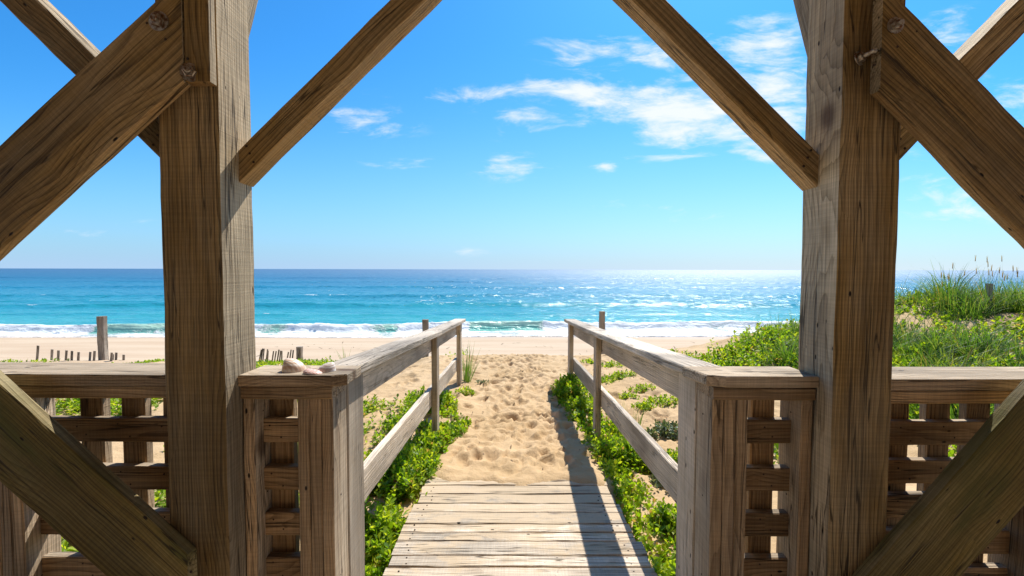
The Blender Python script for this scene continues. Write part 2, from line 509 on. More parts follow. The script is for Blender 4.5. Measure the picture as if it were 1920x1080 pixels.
def make_sea():
    us = np.linspace(-1.75, 1.75, 620)
    ys = np.concatenate([np.arange(27.2, 37.5, .10), np.arange(37.5, 75, .22), np.geomspace(75, 400, 240)[1:], np.geomspace(400, 14000, 60)[1:]])
    U, Y = np.meshgrid(us, ys)
    X = U * (Y + 6)
    Z = np.full_like(X, SEA)
    foam = np.zeros_like(X)
    sh = SH_Y(X)
    off = Y - sh                                   # metres seaward of the waterline
    # breaker
    cen = 3.3 + .55 * (fbm(X * .09, Y * 0, 71) - .5) * 2 + .25 * (fbm(X * .5, Y * 0, 72) - .5) * 2
    f1 = breaker_foam(X)
    A = .55 * (.75 + .5 * fbm(X * .12, Y * 0, 73))
    d = off - cen
    prof = np.where(d > 0, np.exp(-(d / 1.25) ** 2), np.exp(-(d / .42) ** 2))
    Z += A * prof
    rough = (fbm(X * 2.2, Y * 2.8, 75) - .5)
    Z += rough * .34 * f1 * np.exp(-((d + .25) / .6) ** 2)
    wave_f = np.exp(-((d + .45) / .85) ** 4) * f1 * 1.15
    crest = np.exp(-((d - .02) / .16) ** 2) * (.35 + .65 * f1) * sstep(.3, .6, fbm(X * .8, Y * 0, 79) + f1 * .4)
    foam = np.maximum(foam, np.maximum(wave_f, crest * .9))
    # swash: thin foam sheets between the wave and the sand
    lace = fbm(X * .5, Y * 2.2, 77)
    wash = sstep(-.3, .2, off) * (1 - sstep(2.3, 3.1, off)) * (.28 + .45 * lace + .18 * f1)
    foam = np.maximum(foam, wash)
    line = np.exp(-((off - .15 - .35 * (fbm(X * .35, Y * 0, 78) - .5)) / .22) ** 2)
    foam = np.maximum(foam, line * .95)
    line2 = np.exp(-((off - 1.35 - 1.2 * (fbm(X * .16, Y * 0, 80) - .5)) / .16) ** 2) * .62
    foam = np.maximum(foam, line2)
    Z += .03 * line
    # swells behind it
    for (c0, a, wd, sd) in ((25.5, .40, 2.0, 81), (15.0, .14, 1.6, 84), (45, .36, 3.0, 82), (78, .42, 4.2, 83), (34, .16, 2.0, 85), (120, .5, 6, 86), (180, .5, 8, 87)):
        cc = c0 + c0 * .10 * (fbm(X * 1.3 / (c0 ** .75), Y * 0, sd) - .5) * 2
        dd = off - cc
        am = a * (.35 + 1.1 * fbm(X * .9 / c0 ** .6, Y * 0, sd + 40))
        Z += am * np.where(dd > 0, np.exp(-(dd / wd) ** 2), np.exp(-(dd / (wd * .6)) ** 2))
        foam = np.maximum(foam, .62 * np.exp(-((dd + .05 * wd) / (.15 * wd)) ** 2) * sstep(.62, .72, fbm(X * .25, Y * .1, sd + 90)) * (c0 < 60))
    # wind chop
    ch = (fbm(X * .45, Y * 1.1, 91) - .5) * .16 + (fbm(X * 1.5, Y * 2.6, 93, 3) - .5) * .07
    Z += ch * sstep(3.6, 6, off) * (1 - sstep(150, 400, Y))
    Z += (fbm(X * 2.5, Y * 4, 95) - .5) * .03 * sstep(.2, 1.5, off)
    # run up the sand just proud of it
    g = np.interp(Y, [27, 31], [-2.82, -3.22]) + .012
    gz = ground_z(X, Y) + .015
    thin = 1 - sstep(.0, 1.2, off)
    Z = np.where(off < 1.2, Z * (1 - thin) + np.maximum(gz + .012, SEA) * thin, Z)
    Z = np.where(off < -.05, gz - .10, Z)
    ny, nx = X.shape
    idx = np.arange(nx * ny).reshape(ny, nx)
    F = np.stack([idx[:-1, :-1], idx[:-1, 1:], idx[1:, 1:], idx[1:, :-1]], -1).reshape(-1, 4)
    me = np_mesh('sea', np.stack([X, Y, Z], -1).reshape(-1, 3), F, True,
                 {'foam': np.clip(foam, 0, 1).ravel(), 'off': off.ravel(), 'hgt': (Z - SEA).ravel()})
    m, t, out = material('sea_water')
    pos = t.add('ShaderNodeNewGeometry').outputs['Position']
    fo = t.attr('foam', 'Fac'); of = t.attr('off', 'Fac'); hg = t.attr('hgt', 'Fac')
    lo = t.math('LOGARITHM', t.math('MAXIMUM', of, 1.0), 10.0)
    patch = t.noise(t.vmul(pos, (.012, .05, 0)), 1, 5, .6)
    streak = t.noise(t.vmul(pos, (.05, .35, 0)), 1, 4, .6)
    lo2 = t.math('ADD', lo, t.math('MULTIPLY', t.math('SUBTRACT', patch, .5), .8))
    cr = t.add('ShaderNodeValToRGB'); t.l.new(t.math('DIVIDE', lo2, 4.0), cr.inputs[0])
    e = cr.color_ramp.elements
    stops = [(.0, (.30, .42, .34)), (.13, (.12, .42, .36)), (.24, (.04, .33, .345)), (.36, (.018, .25, .31)), (.46, (.010, .175, .265)), (.58, (.005, .10, .195)), (.75, (.005, .075, .17)), (1.0, (.004, .060, .15))]
    e[0].position, e[0].color = stops[0][0], (*stops[0][1], 1)
    e[1].position, e[1].color = stops[-1][0], (*stops[-1][1], 1)
    for p, c in stops[1:-1]:
        q = e.new(p); q.color = (*c, 1)
    wc = t.mix(t.math('MULTIPLY', t.ramp(streak, .45, .7), .45), cr.outputs[0], (.010, .20, .30))
    # thin green water in the steep wave
    thin = t.math('MULTIPLY', t.ramp(hg, .12, .42), t.ramp(of, 9, 5))
    wc = t.mix(t.math('MULTIPLY', thin, .9), wc, (.50, .72, .56))
    wc = t.mix(t.math('MULTIPLY', t.ramp(of, 2.8, .4), .8), wc, (.50, .50, .47))
    fn = t.noise(t.vmul(pos, (2.2, 3.4, 3)), 1, 6, .68)
    fnf = t.noise(t.vmul(pos, (.5, 1.6, 1)), 1, 4, .6)
    fv = t.math('ADD', fo, t.math('MULTIPLY', t.math('SUBTRACT', fn, .5), 1.0))
    fv = t.math('ADD', fv, t.math('MULTIPLY', t.math('SUBTRACT', fnf, .5), .45))
    fm = t.math('MULTIPLY', t.ramp(fv, .36, .62), t.ramp(fo, .06, .22))
    col = t.mix(fm, wc, (.86, .88, .88))
    # ripples: several scales, fading with distance
    w1 = t.noise(t.vmul(pos, (.55, 1.3, 1)), 1, 3, .6)
    w2 = t.noise(t.vmul(pos, (2.6, 5.0, 1)), 1, 4, .62)
    w3 = t.noise(t.vmul(pos, (.10, .28, 1)), 1, 3, .6)
    h = t.math('ADD', t.math('MULTIPLY', w1, .55), t.math('MULTIPLY', w2, .20))
    h = t.math('ADD', h, t.math('MULTIPLY', w3, 1.6))
    h = t.math('ADD', h, t.math('MULTIPLY', t.math('MULTIPLY', fn, fm), .35))
    nb = t.bump(h, 1.0, .35)
    # steep little facets of the wind chop, too fine for the mesh
    fc = t.noise(t.vmul(pos, (.9, 1.9, 1)), 1, 7, .78, 0, True)
    sc = t.add('ShaderNodeVectorMath', operation='SUBTRACT'); t.l.new(fc, sc.inputs[0]); sc.inputs[1].default_value = (.5, .5, .5)
    fz = t.add('ShaderNodeVectorMath', operation='MULTIPLY'); t.l.new(sc.outputs[0], fz.inputs[0]); fz.inputs[1].default_value = (2.1, 2.1, 0)
    fade = t.math('MULTIPLY', t.ramp(of, 3.0, 40.0, .0, 1.0), t.ramp(lo, 2.3, 3.2, 1, .35))
    f2 = t.noise(t.vmul(pos, (.75, .085, 1)), 1, 5, .7, 0, True)
    s2 = t.add('ShaderNodeVectorMath', operation='SUBTRACT'); t.l.new(f2, s2.inputs[0]); s2.inputs[1].default_value = (.5, .5, .5)
    m2 = t.math('MULTIPLY', t.ramp(t.noise(t.vmul(pos, (.55, .10, 3)), 1, 5, .75), .50, .62), t.ramp(lo, 1.2, 1.6))
    z2 = t.add('ShaderNodeVectorMath', operation='MULTIPLY'); t.l.new(s2.outputs[0], z2.inputs[0]); z2.inputs[1].default_value = (3.0, 3.0, 0)
    z3 = t.add('ShaderNodeVectorMath', operation='SCALE'); t.l.new(z2.outputs[0], z3.inputs[0]); t.put(z3.inputs['Scale'], m2)
    nb = t.vadd(nb, z3.outputs[0])
    fs = t.add('ShaderNodeVectorMath', operation='SCALE'); t.l.new(fz.outputs[0], fs.inputs[0]); t.put(fs.inputs['Scale'], fade)
    nn = t.add('ShaderNodeVectorMath', operation='NORMALIZE'); t.l.new(t.vadd(nb, fs.outputs[0]), nn.inputs[0])
    nrm = nn.outputs[0]
    rg = t.ramp(lo, 1.3, 3.0, .20, .44)
    pb = principled(t, out, col, t.math('ADD', rg, t.math('MULTIPLY', fm, .35)), t.ramp(lo, 1.6, 3.2, .35, .8), nrm, IOR=1.33)
    # countless wet facets of the far chop catch the sky and sun
    gl = t.add('ShaderNodeBsdfGlossy'); t.put(gl.inputs['Roughness'], t.ramp(lo, 1.3, 3.0, .22, .40)); t.l.new(nrm, gl.inputs['Normal'])
    mx = t.add('ShaderNodeMixShader'); t.put(mx.inputs[0], t.math('MULTIPLY', t.ramp(lo, 1.2, 2.9, .02, .135), t.math('SUBTRACT', 1.0, fm)))
    t.l.new(pb.outputs[0], mx.inputs[1]); t.l.new(gl.outputs[0], mx.inputs[2]); t.l.new(mx.outputs[0], out.inputs[0])
    o = link_mesh('sea', me, m)
    tag(o, 'turquoise sea with a white breaker along the sand and sun glitter', 'sea', kind='structure')


make_sea()

# ------------------------------------------------------------------ boardwalk
bw = MB()
ys = [2.815, 2.708, 2.596, 2.499, 2.383, 2.305, 2.229, 2.113, 2.03, 1.92]
prev = 2.93
for i, y in enumerate(ys + [1.81, 1.70, 1.59, 1.48, 1.37, 1.26]):
    xl = -.548 - max(0, (2.8 - y)) * .03 + random.uniform(-.012, .008)
    xr = .600 + max(0, (2.8 - y)) * .055 + random.uniform(-.008, .014)
    g = .0026 + random.random() * .0025
    a = Vector((xl, (prev + y) / 2 + random.uniform(-.002, .002), -.019 + random.uniform(-.003, .003)))
    b = Vector((xr, (prev + y) / 2 + random.uniform(-.003, .003), -.019 + random.uniform(-.003, .003)))
    bw.board(a, b, (0, 1, 0), prev - y - 2 * g, .038, wx=random.uniform(.45, .95), ch=.004, jit=.0016)
    for xn in (xl + .07, xr - .09):
        for dy_ in (-.022, .022):
            bw.nail((xn + random.uniform(-.012, .012), (a.y + b.y) / 2 + dy_, .0005), (0, 0, 1), .0042)
    prev = y
bw.box(-.50, -.46, 1.2, 2.9, -.14, -.042, 'y', .5); bw.box(.50, .54, 1.2, 2.9, -.14, -.042, 'y', .5)
o = bw.build('boardwalk', M_DECK)
tag(o, 'short boardwalk of weathered cross planks dusted with sand', 'boardwalk', kind='structure')

# ------------------------------------------------------------------ gazebo
gz = empty('gazebo', (.055, -.8, 0))
tag(gz, 'open timber gazebo with heavy posts, diagonal braces and lattice railings framing the beach path', 'gazebo')
PX = [(-1.117, -.926), (1.037, 1.227)]
Y0, Y1 = 1.45, 1.64
for k, (x0, x1) in enumerate(PX):
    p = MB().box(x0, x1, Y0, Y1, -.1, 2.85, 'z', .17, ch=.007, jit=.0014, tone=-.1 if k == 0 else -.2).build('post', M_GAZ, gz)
    p['label'] = ['square post on the left with a short block bolted near its top', 'square post on the right with a long bolt sticking out'][k]
for (x0, x1, y0, y1) in ((-3.0, -2.81, Y0, Y1), (2.92, 3.11, Y0, Y1), (-3.0, -2.81, -3.2, -3.01), (2.92, 3.11, -3.2, -3.01)):
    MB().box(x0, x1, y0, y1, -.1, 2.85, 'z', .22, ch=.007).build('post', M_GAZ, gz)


def brace(name, A, B, w, yf, t, extA=0., extB=0., cutA=None, cutB=None, mat=None, wx=.15, label=None, tone=None):
    """Diagonal timber lying in a vertical plane: A, B pixels on its upper front edge."""
    a = at(A[0], A[1], yf); b = at(B[0], B[1], yf)
    a.y = b.y = yf
    d = (b - a).normalized()
    n = Vector((d.z, 0, -d.x))
    if n.z > 0: n = -n
    a = a - d * extA + n * (w / 2) + Vector((0, t / 2, 0)); b = b + d * extB + n * (w / 2) + Vector((0, t / 2, 0))
    mb = MB()
    if cutA is not None:      # cut plane x = value
        a = a + d * ((cutA - a.x) / d.x)
    if cutB is not None:
        b = b + d * ((cutB - b.x) / d.x)
    mb.board(a, b, n, w, t, wx, cutA=(1, 0, 0) if cutA is not None else None, cutB=(1, 0, 0) if cutB is not None else None, ch=.004, jit=.0016, tone=tone)
    for (c, e, dr) in ((cutA, a, d), (cutB, b, -d)):
        if c is not None:
            for q in (-.32, .05, .36):
                mb.nail(e + dr * (.055 + .03 * q) - n * w * q - Vector((0, t / 2, 0)), (0, -1, 0), .0042)
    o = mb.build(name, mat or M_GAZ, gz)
    if label: o['label'] = label
    return o


xend = at(342, 100, 1.41).x
b_ul = brace('brace', (0, 270), (290, 2), .232, 1.41, .038, 1.0, .4, None, xend, label='wide board brace crossing the upper left corner', tone=-.3)
xe2 = at(1652, 100, 1.41).x
b_ur = brace('brace', (1690, 0), (1920, 236), .232, 1.41, .038, .4, 1.0, xe2, None, label='wide board brace crossing the upper right corner', tone=-.5)
xe3 = at(351, 1040, 1.405).x
b_ll = brace('brace', (0, 722), (350, 1040), .232, 1.405, .043, .9, .4, None, xe3, M_MOSS, label='mossy brown board brace across the lower left corner', tone=.3)
b_lr = brace('brace', (1629, 1077), (1920, 745), .232, 1.405, .043, .5, .9, at(1606, 1077, 1.405).x, None, M_MOSS, label='mossy brown board brace across the lower right corner', tone=0)
# square knee braces that rise from the inner faces of the posts
b_cl = brace('brace', (455, 272), (728, 2), .080, 1.556, .086, .2, .75, -.926 + .0, None, label='square knee brace rising from the left post over the path')
b_cr = brace('brace', (1255, 4), (1528, 280), .080, 1.556, .086, .75, .2, None, 1.037, label='square knee brace rising from the right post over the path')
# braces that leave the outer faces of the posts, seen behind the wide boards
brace('brace', (69, 0), (300, 226), .088, 1.50, .088, .8, .3, None, -1.117, wx=.3)
brace('brace', (1690, 226), (1905, 6), .088, 1.50, .088, .3, .8, 1.227, None, wx=.3)
# steep braces out to the eave
for (x, p0, p1, z0) in ((-1.045, (480, 62), (502, 0), 1.777), (1.14, (1500, 85), (1475, 0), 1.737)):
    a = Vector((x, 1.64, 1.95)); b = Vector((x + .01, 1.99, 2.86))
    MB().board(a, b, (0, 1, 0), .088, .04, .5, cutA=(0, 1, 0)).build('brace', M_GAZ, gz)
# block on the left post
blk = MB().box(at(343, 100, 1.41).x + .002, -.924, 1.412, 1.4495, at(380, 152, 1.41).z, 2.85, 'z', .10, tone=-.8).build('block', M_GAZ, gz)


def bolt(px, py, Y, parent, shaft=.012, r=.015, tilt=(0, 0, 0)):
    c = at(px, py, Y); r *= 1.2
    v, f = [], []
    prof = [(r * 1.45, 0, 20), (r * 1.45, .003, 20), (r * .95, .0035, 6), (r * .95, .014, 6), (r * .80, .016, 6), (r * .5, .0162, 12), (r * .5, .016 + shaft, 12), (r * .38, .0185 + shaft, 12)]
    N = 24
    for (rr, h, _n) in prof:
        for k in range(N):
            a = 2 * math.pi * k / N
            q = rr
            if _n == 6:
                aa = (a % (math.pi / 3)) - math.pi / 6
                q = rr * .9 / math.cos(aa)
            v.append((math.cos(a) * q, -h, math.sin(a) * q))
    for i in range(len(prof) - 1):
        for k in range(N):
            k2 = (k + 1) % N
            f.append((i * N + k, i * N + k2, (i + 1) * N + k2, (i + 1) * N + k))
    f.append(tuple((len(prof) - 1) * N + k for k in range(N)))
    f.append(tuple(range(N - 1, -1, -1)))
    me = bpy.data.meshes.new('bolt')
    rot = Matrix.Rotation(tilt[2], 3, 'Z') @ Matrix.Rotation(tilt[0], 3, 'X')
    me.from_pydata([tuple(rot @ Vector(p) + c) for p in v], [], f)
    return link_mesh('bolt', me, M_BOLT, parent)


bolt(298, 40, 1.409, b_ul, .006, .017)
bolt(357, 136, 1.411, blk, .010, .016, (0, 0, R(18)))
bolt(1678, 48, 1.409, b_ur, .008, .014)
bolt(1610, 110, 1.449, gz, .030, .013, (R(-8), 0, R(24)))

CAPZ = at(530, 704, 1.52).z
FR = 1.535     # front of the rail framing
# --- the four railing lengths
lat_z = [at(0 + 960, y, 1.58).z for y in (812, 903, 989, 1074, 1160)]


def railing(x0, x1, uprights, vx, label, cap_poly, yb0=FR, zsh=0.0, hz=None, wxc=.45):
    """One railing length: framing board, lattice, cap and edge-on uprights."""
    mb = MB()
    mb.box(x0, x1, yb0, yb0 + .038, CAPZ - .038 - .048 + zsh, CAPZ - .0425 + zsh, 'x', .12, tone=.3)
    rl = mb.build('railing', M_FRM, gz)
    MB().box(x0, x1, yb0 + .0405, yb0 + .136, CAPZ - .038 - .0475 + zsh, CAPZ - .0395 + zsh, 'x', .12).build('backing_board', M_FRM, rl)
    MB().box(x0, x1, yb0 + .01, yb0 + .10, .06, .10, 'x', .12).build('bottom_rail', M_FRM, rl)
    rl['label'] = label
    cp = MB().prism(cap_poly, CAPZ - .038 + zsh, CAPZ + zsh, wxc).build('cap', M_FRM, rl)
    lt = MB()
    hx0, hx1 = (x0, x1) if not uprights else (min(x0, x1), max(x0, x1))
    for z in (hz or lat_z):
        lt.box(x0 + .002, x1 - .002, 1.598, 1.6345, z - .0425, z + .0425, 'x', .06, tone=random.uniform(-1, .1))
    for x in vx:
        lt.box(x - .0425, x + .0425, 1.6355, 1.672, .04, CAPZ - .09 + zsh, 'z', .05, tone=random.uniform(-1, .6))
        for z in (hz or lat_z):
            for q in (-1, 1):
                lt.nail((x + q * .018 + random.uniform(-.006, .006), 1.598, z - q * .02 + random.uniform(-.006, .006)), (0, -1, 0), .0032)
    lt.build('lattice', M_FRM, rl)
    for u in uprights:
        xx, cnt = u
        for i in range(cnt):
            up = MB().box(xx + i * .0416, xx + i * .0416 + .040, FR + .006 + random.uniform(0, .003), 1.672, -.05, CAPZ - .0385 - .0465 + zsh, 'z', .30, tone=random.uniform(-.3, .9))
            for zn in (.25, .55, .86):
                up.nail((xx + i * .0416 + .04 * (xx < 0), 1.60 + random.uniform(-.01, .02), zn + random.uniform(-.02, .02)), (1 if xx < 0 else -1, 0, 0), .0032)
            up.build('upright', M_FRM, rl)
    return rl


cy0, cy1 = 1.52, 1.682
# left of the left post, running out of the picture
zl = at(150, 702, 1.52).z - CAPZ
railing(-2.80, -1.119, [(-1.815, 3)], [-2.3, -2.15, -2.0, -1.53, -1.378, -1.228], 'long lattice railing left of the left post',
        [(-2.81, cy0 + .03), (-1.119, cy0 - .01), (-1.119, cy1 + .02), (-2.81, cy1 + .05)], FR, zl)
# right of the right post
zr = at(1790, 712, 1.50).z - CAPZ
hz_r = [at(960, y, 1.58).z for y in (815, 888, 954, 1022, 1092, 1160)]
railing(1.229, 2.91, [(1.79, 3)], [1.405, 1.555, 1.70, 2.05, 2.2, 2.35], 'long lattice railing right of the right post',
        [(1.229, cy0 - .015), (2.91, cy0 - .005), (2.91, cy1 + .03), (1.229, cy1 + .02)], FR - .02, zr, hz_r)
# the two short boxed lengths either side of the path
bl = railing(-.924, -.613, [(-.9235, 1), (-.7370, 3)], [-.838], 'short boxed railing left of the path',
             [(-.924, cy0), (-.608, cy0), (-.562, cy0 + .022), (-.562, cy1), (-.924, cy1)], FR, 0, None, .30)
br = railing(.688, 1.035, [(.688, 3), (.9945, 1)], [.915], 'short boxed railing right of the path',
             [(.677 - .012, cy0 + .022), (.725, cy0), (1.035, cy0), (1.035, cy1), (.665 - .03, cy1)], FR, at(1430, 706, 1.52).z - CAPZ, None, .7)

# header, floor and roof that shelter the viewpoint
MB().box(-3.05, 3.16, Y0 + .01, Y1 - .01, 2.86, 3.06, 'x', .2).build('header_beam', M_GAZ, gz)
fl = MB()
y = 1.24
while y > -3.6:
    fl.box(-3.1, 3.2, y - .134, y, -.04, -.001, 'x', .55)
    y -= .14
fl.build('floor', M_DECK, gz)
wl = MB()
for i in range(38):
    wl.box(-4.1 + i * .216, -4.1 + i * .216 + .212, -4.32, -4.30, -.05, 3.05, 'z', .05)
wl.build('bounce_wall', M_FRM, gz)  # unseen boarding added behind camera to block blue sky and bounce warm light
rv = [(-4.2, 1.98, 3.07), (4.3, 1.98, 3.07), (4.3, -4.4, 3.07), (-4.2, -4.4, 3.07), (.05, -1.2, 4.7)]  # unseen roof, spread wide to cut ambient sky light
rv2 = [(x, y_, z + .05) for x, y_, z in rv]
me = bpy.data.meshes.new('roof')
me.from_pydata(rv + rv2, [], [(1, 0, 4), (2, 1, 4), (3, 2, 4), (0, 3, 4), (5, 6, 9), (6, 7, 9), (7, 8, 9), (8, 5, 9), (0, 1, 6, 5), (1, 2, 7, 6), (2, 3, 8, 7), (3, 0, 5, 8)])
a = me.attributes.new('gc', 'FLOAT_VECTOR', 'POINT'); a.data.foreach_set('vector', np.array(rv + rv2, np.float32).ravel())
a = me.attributes.new('wx', 'FLOAT_VECTOR', 'POINT'); a.data.foreach_set('vector', np.zeros((10, 3), np.float32).ravel())
link_mesh('roof', me, M_GAZ, gz)

# ------------------------------------------------------------------ handrails beside the path
def handrail(sgn, xin, xcap, label, dz):
    rt = empty('handrail', (xin, 3.6, 0))
    tag(rt, label, 'handrail', 'handrails beside the sandy path')
    s = sgn
    zc = lambda y: np.interp(y, [1.684, 3.75, 5.66], [CAPZ - .003, .855, .742]) + dz
    # newel and two posts, each 45 mm wide to the front
    for (y0, y1, zb, w) in ((1.686, 1.86, -.1, .09), (3.70, 3.81, -.2, .046), (5.41, 5.56, -.2, .05)):
        xa, xb = (xin - w, xin) if s < 0 else (xin, xin + w)
        ztop = float(zc(y1)) - .0405
        MB().box(xa, xb, y0, y1, zb, ztop, 'z', .62, jit=.001).build('post', M_RAIL, rt)
    w = .138
    xm = xcap + s * w / 2
    # cap in two lengths butted over the middle post
    mb = MB()
    for (ya, yb) in ((1.684, 3.752), (3.756, 5.66)):
        mb.board((xm, ya, zc(ya) - .019), (xm, yb, zc(yb) - .019), (1, 0, 0), w, .038, .95, cutA=(0, 1, 0), cutB=(0, 1, 0), ch=.005, jit=.0012)
    mb.build('cap', M_RAIL, rt)
    xf = xin + s * (.0465 + .020)
    xn = xin + s * (.02)
    up = MB()
    up.board((xf, 1.864, zc(1.864) - .041 - .075), (xf, 5.55, zc(5.55) - .041 - .07), (0, 0, 1), .145, .038, .72, cutA=(0, 1, 0), cutB=(0, 1, 0))
    for yn in (1.93, 3.66, 3.90, 5.36):
        for q in (-.04, .04):
            up.nail((xin + s * .0465, yn, float(zc(yn)) - .115 + q), (-s, 0, 0), .0036)
    up.build('upper_rail', M_RAIL, rt)
    lo = MB()
    lo.board((xf, 1.864, .395 + dz), (xf, 5.55, .205 + dz), (0, 0, 1), .150, .038, .75, cutA=(0, 1, 0), cutB=(0, 1, 0))
    lo.build('lower_rail', M_RAIL, rt)
    return rt


handrail(-1, -.613, -.577, 'grey weathered wooden handrail on the path side where the seashells lie', 0.0)
handrail(1, .688, .652, 'grey weathered wooden handrail below the grassy dune, throwing its shadow across the boards', 0.0)

# ------------------------------------------------------------------ seashells
def shell(loc, L, Wd, H, rot, col1, col2, label, tilt=0.0, ribs=22):
    nu, nv = 40, 72
    v, cvals = [], []
    for i in range(nu + 1):
        u = i / nu
        for j in range(nv):
            th = 2 * math.pi * j / nv
            # outline: fan that narrows to the hinge at -x
            r = 1.0 + .10 * math.cos(th) - .10 * math.cos(2 * th)
            x = math.cos(th) * u * r; yv = math.sin(th) * u * r * .95
            dome = (1 - u ** 2.1) ** .62
            px_ = x * L / 2 - (1 - u) * L * .22
            z = dome * H
            ang = math.atan2(yv, x + 1.15)
            rib = math.cos(ang * ribs * 2) * .014 * L * (u ** .8) * (.3 if u > .99 else 1) * (1 - dome * .3)
            ring = math.sin(u * 40) * .003 * L
            v.append((px_, yv * Wd / 2, max(0, z + (rib + ring) * .55 * (1 if u > .05 else 0))))
            cvals.append(.5 + .5 * math.sin(u * 26 + math.sin(th * 3)) * .6 + rib / (.014 * L) * .22)
    F = []
    for i in range(nu):
        for j in range(nv):
            F.append((i * nv + j, (i + 1) * nv + j, (i + 1) * nv + (j + 1) % nv, i * nv + (j + 1) % nv))
    V = np.array(v)
    rm = np.array(Matrix.Rotation(rot, 3, 'Z') @ Matrix.Rotation(tilt, 3, 'Y'))
    V = V @ rm.T
    V[:, 2] -= V[:, 2].min()
    me = np_mesh('seashell', V, np.array(F), True, {'band': np.array(cvals)})
    m, t, out = material('shell_' + label.split()[0])
    b = t.attr('band', 'Fac')
    n = t.noise(t.add('ShaderNodeTexCoord').outputs['Object'], 120, 3)
    c = t.mix(t.ramp(t.math('ADD', b, t.math('MULTIPLY', t.math('SUBTRACT', n, .5), .8)), .15, .95), col1, col2)
    principled(t, out, c, .42, .4)
    o = link_mesh('seashell', me, m)
    o.location = loc
    tag(o, label, 'seashell', 'seashells on the railing cap')
    return o


def cap_pt(px, py, Y):
    p = at(px, py, Y); p.z = CAPZ + .0005
    return p


p = at(544, 692, 1.575); shell((p.x, 1.595, CAPZ), .088, .072, .044, R(8), (.62, .40, .26), (.82, .70, .58), 'largest cream seashell, domed and finely ribbed, on the railing cap', 0)
p = at(583, 697, 1.545); shell((p.x, 1.552, CAPZ), .072, .045, .012, R(-6), (.66, .36, .29), (.80, .62, .54), 'flat pinkish seashell lying in front of the other two', R(4))
p = at(613, 692, 1.585); shell((p.x, 1.592, CAPZ), .068, .052, .030, R(200), (.56, .42, .34), (.84, .77, .71), 'small whitish domed seashell nearest the corner of the cap', 0)

# ------------------------------------------------------------------ beach fences and stakes
def stake(x, y, h, w, lean=0.0, name='stake', parent=None, wx=.7, dep=None, zb=None):
    z = float(ground_z(x, y)) if zb is None else zb
    mb = MB()
    top = Vector((x + math.tan(lean) * h, y, z + h))
    mb.board((x, y, z - .25), top, (1, 0, 0), w, dep or w, wx, ch=w * .18, jit=w * .04)
    return mb.build(name, M_FENCE, parent)


o = stake(at(194, 674, 10).x, 10.0, .98, .148, R(-.3), 'beach_post'); tag(o, 'tall grey timber post standing among the leaning slats on the sand', 'post')
o = stake(at(798, 674, 9.6).x, 9.6, .90, .125, 0, 'beach_post'); tag(o, 'grey split-topped timber post rising behind the handrail on the seashell side', 'post')
o = stake(at(1128, 674, 9.6).x, 9.6, .98, .115, 0, 'beach_post'); tag(o, 'grey timber post rising behind the handrail on the dune side', 'post')
def land(px, py, y0=2.0, y1=9.0):
    """Distance at which the sight line of a pixel meets the sand."""
    for y in np.arange(y0, y1, .02):
        p = at(px, py, y)
        if p.z <= float(ground_z(p.x, y)): return float(y)
    return y1


yl = land(1851, 574, 3, 6.3) - .12
o = stake(at(1851, 575, yl).x, yl, .36, .06, R(2), 'beach_post'); tag(o, 'short grey stake half buried on the grassy dune', 'post')
sf = empty('sand_fence', (at(130, 676, 9.8).x, 9.8, -.6)); tag(sf, 'row of short leaning slats of a buried sand fence round the tall post', 'sand fence')
for (px, top, base) in ((67, 648, 680), (95, 655, 680), (108, 657, 679), (121, 657, 678), (133, 658, 677), (145, 660, 677), (166, 660, 677), (174, 658, 678), (206, 661, 675), (210, 664, 675), (216, 661, 675), (231, 665, 675)):
    Y = 9.7 + random.uniform(-.15, .15)
    pb = at(px, base, Y)
    h = (base - top) / 853 * Y + (.04)
    zb = float(ground_z(pb.x, Y))
    h = max(.1, at(px, top, Y).z - zb)
    stake(pb.x, Y, h, .05, R(11 + random.uniform(-4, 4)), 'slat', sf, .7, .018, zb)
sf2 = empty('sand_fence', (at(520, 668, 9.6).x, 9.6, -.6)); tag(sf2, 'low sand fence of tilted slats ending at a stout stub beyond the seashells', 'sand fence')
for px in (480, 485, 490, 495, 500, 506, 510, 515, 521, 527, 533, 539, 545, 551):
    Y = 9.6 + random.uniform(-.1, .1)
    pb = at(px, 670, Y); zb = float(ground_z(pb.x, Y))
    h = max(.08, at(px, 655 + random.uniform(-2, 5), Y).z - zb)
    stake(pb.x, Y, h, .028, R(random.uniform(4, 24)), 'slat', sf2, .4, .012, zb)
pb = at(562, 670, 9.6); zb = float(ground_z(pb.x, 9.6))
stake(pb.x, 9.6, at(562, 650, 9.6).z - zb, .11, 0, 'post', sf2, .5, None, zb)

# ------------------------------------------------------------------ plants
def leaf_material(name, a, b, c, trans=.42):
    m, t, out = material(name)
    rn = t.attr('rnd', 'Fac')
    cr = t.add('ShaderNodeValToRGB'); t.l.new(rn, cr.inputs[0])
    e = cr.color_ramp.elements
    e[0].position, e[0].color = 0, (*a, 1); e[1].position, e[1].color = 1, (.30, .20, .075, 1)
    q = e.new(.50); q.color = (*b, 1)
    q = e.new(.88); q.color = (*c, 1)
    q = e.new(.95); q.color = (*c, 1)
    d = t.add('ShaderNodeBsdfPrincipled'); t.l.new(cr.outputs[0], d.inputs['Base Color'])
    d.inputs['Roughness'].default_value = .5; d.inputs['Specular IOR Level'].default_value = .35
    tr = t.add('ShaderNodeBsdfTranslucent')
    tc = t.mix(1.0, cr.outputs[0], (1.9, 1.75, .75), 'MULTIPLY'); t.l.new(tc, tr.inputs['Color'])
    mx = t.add('ShaderNodeMixShader'); mx.inputs[0].default_value = trans
    t.l.new(d.outputs[0], mx.inputs[1]); t.l.new(tr.outputs[0], mx.inputs[2])
    t.l.new(mx.outputs[0], out.inputs[0])
    return m


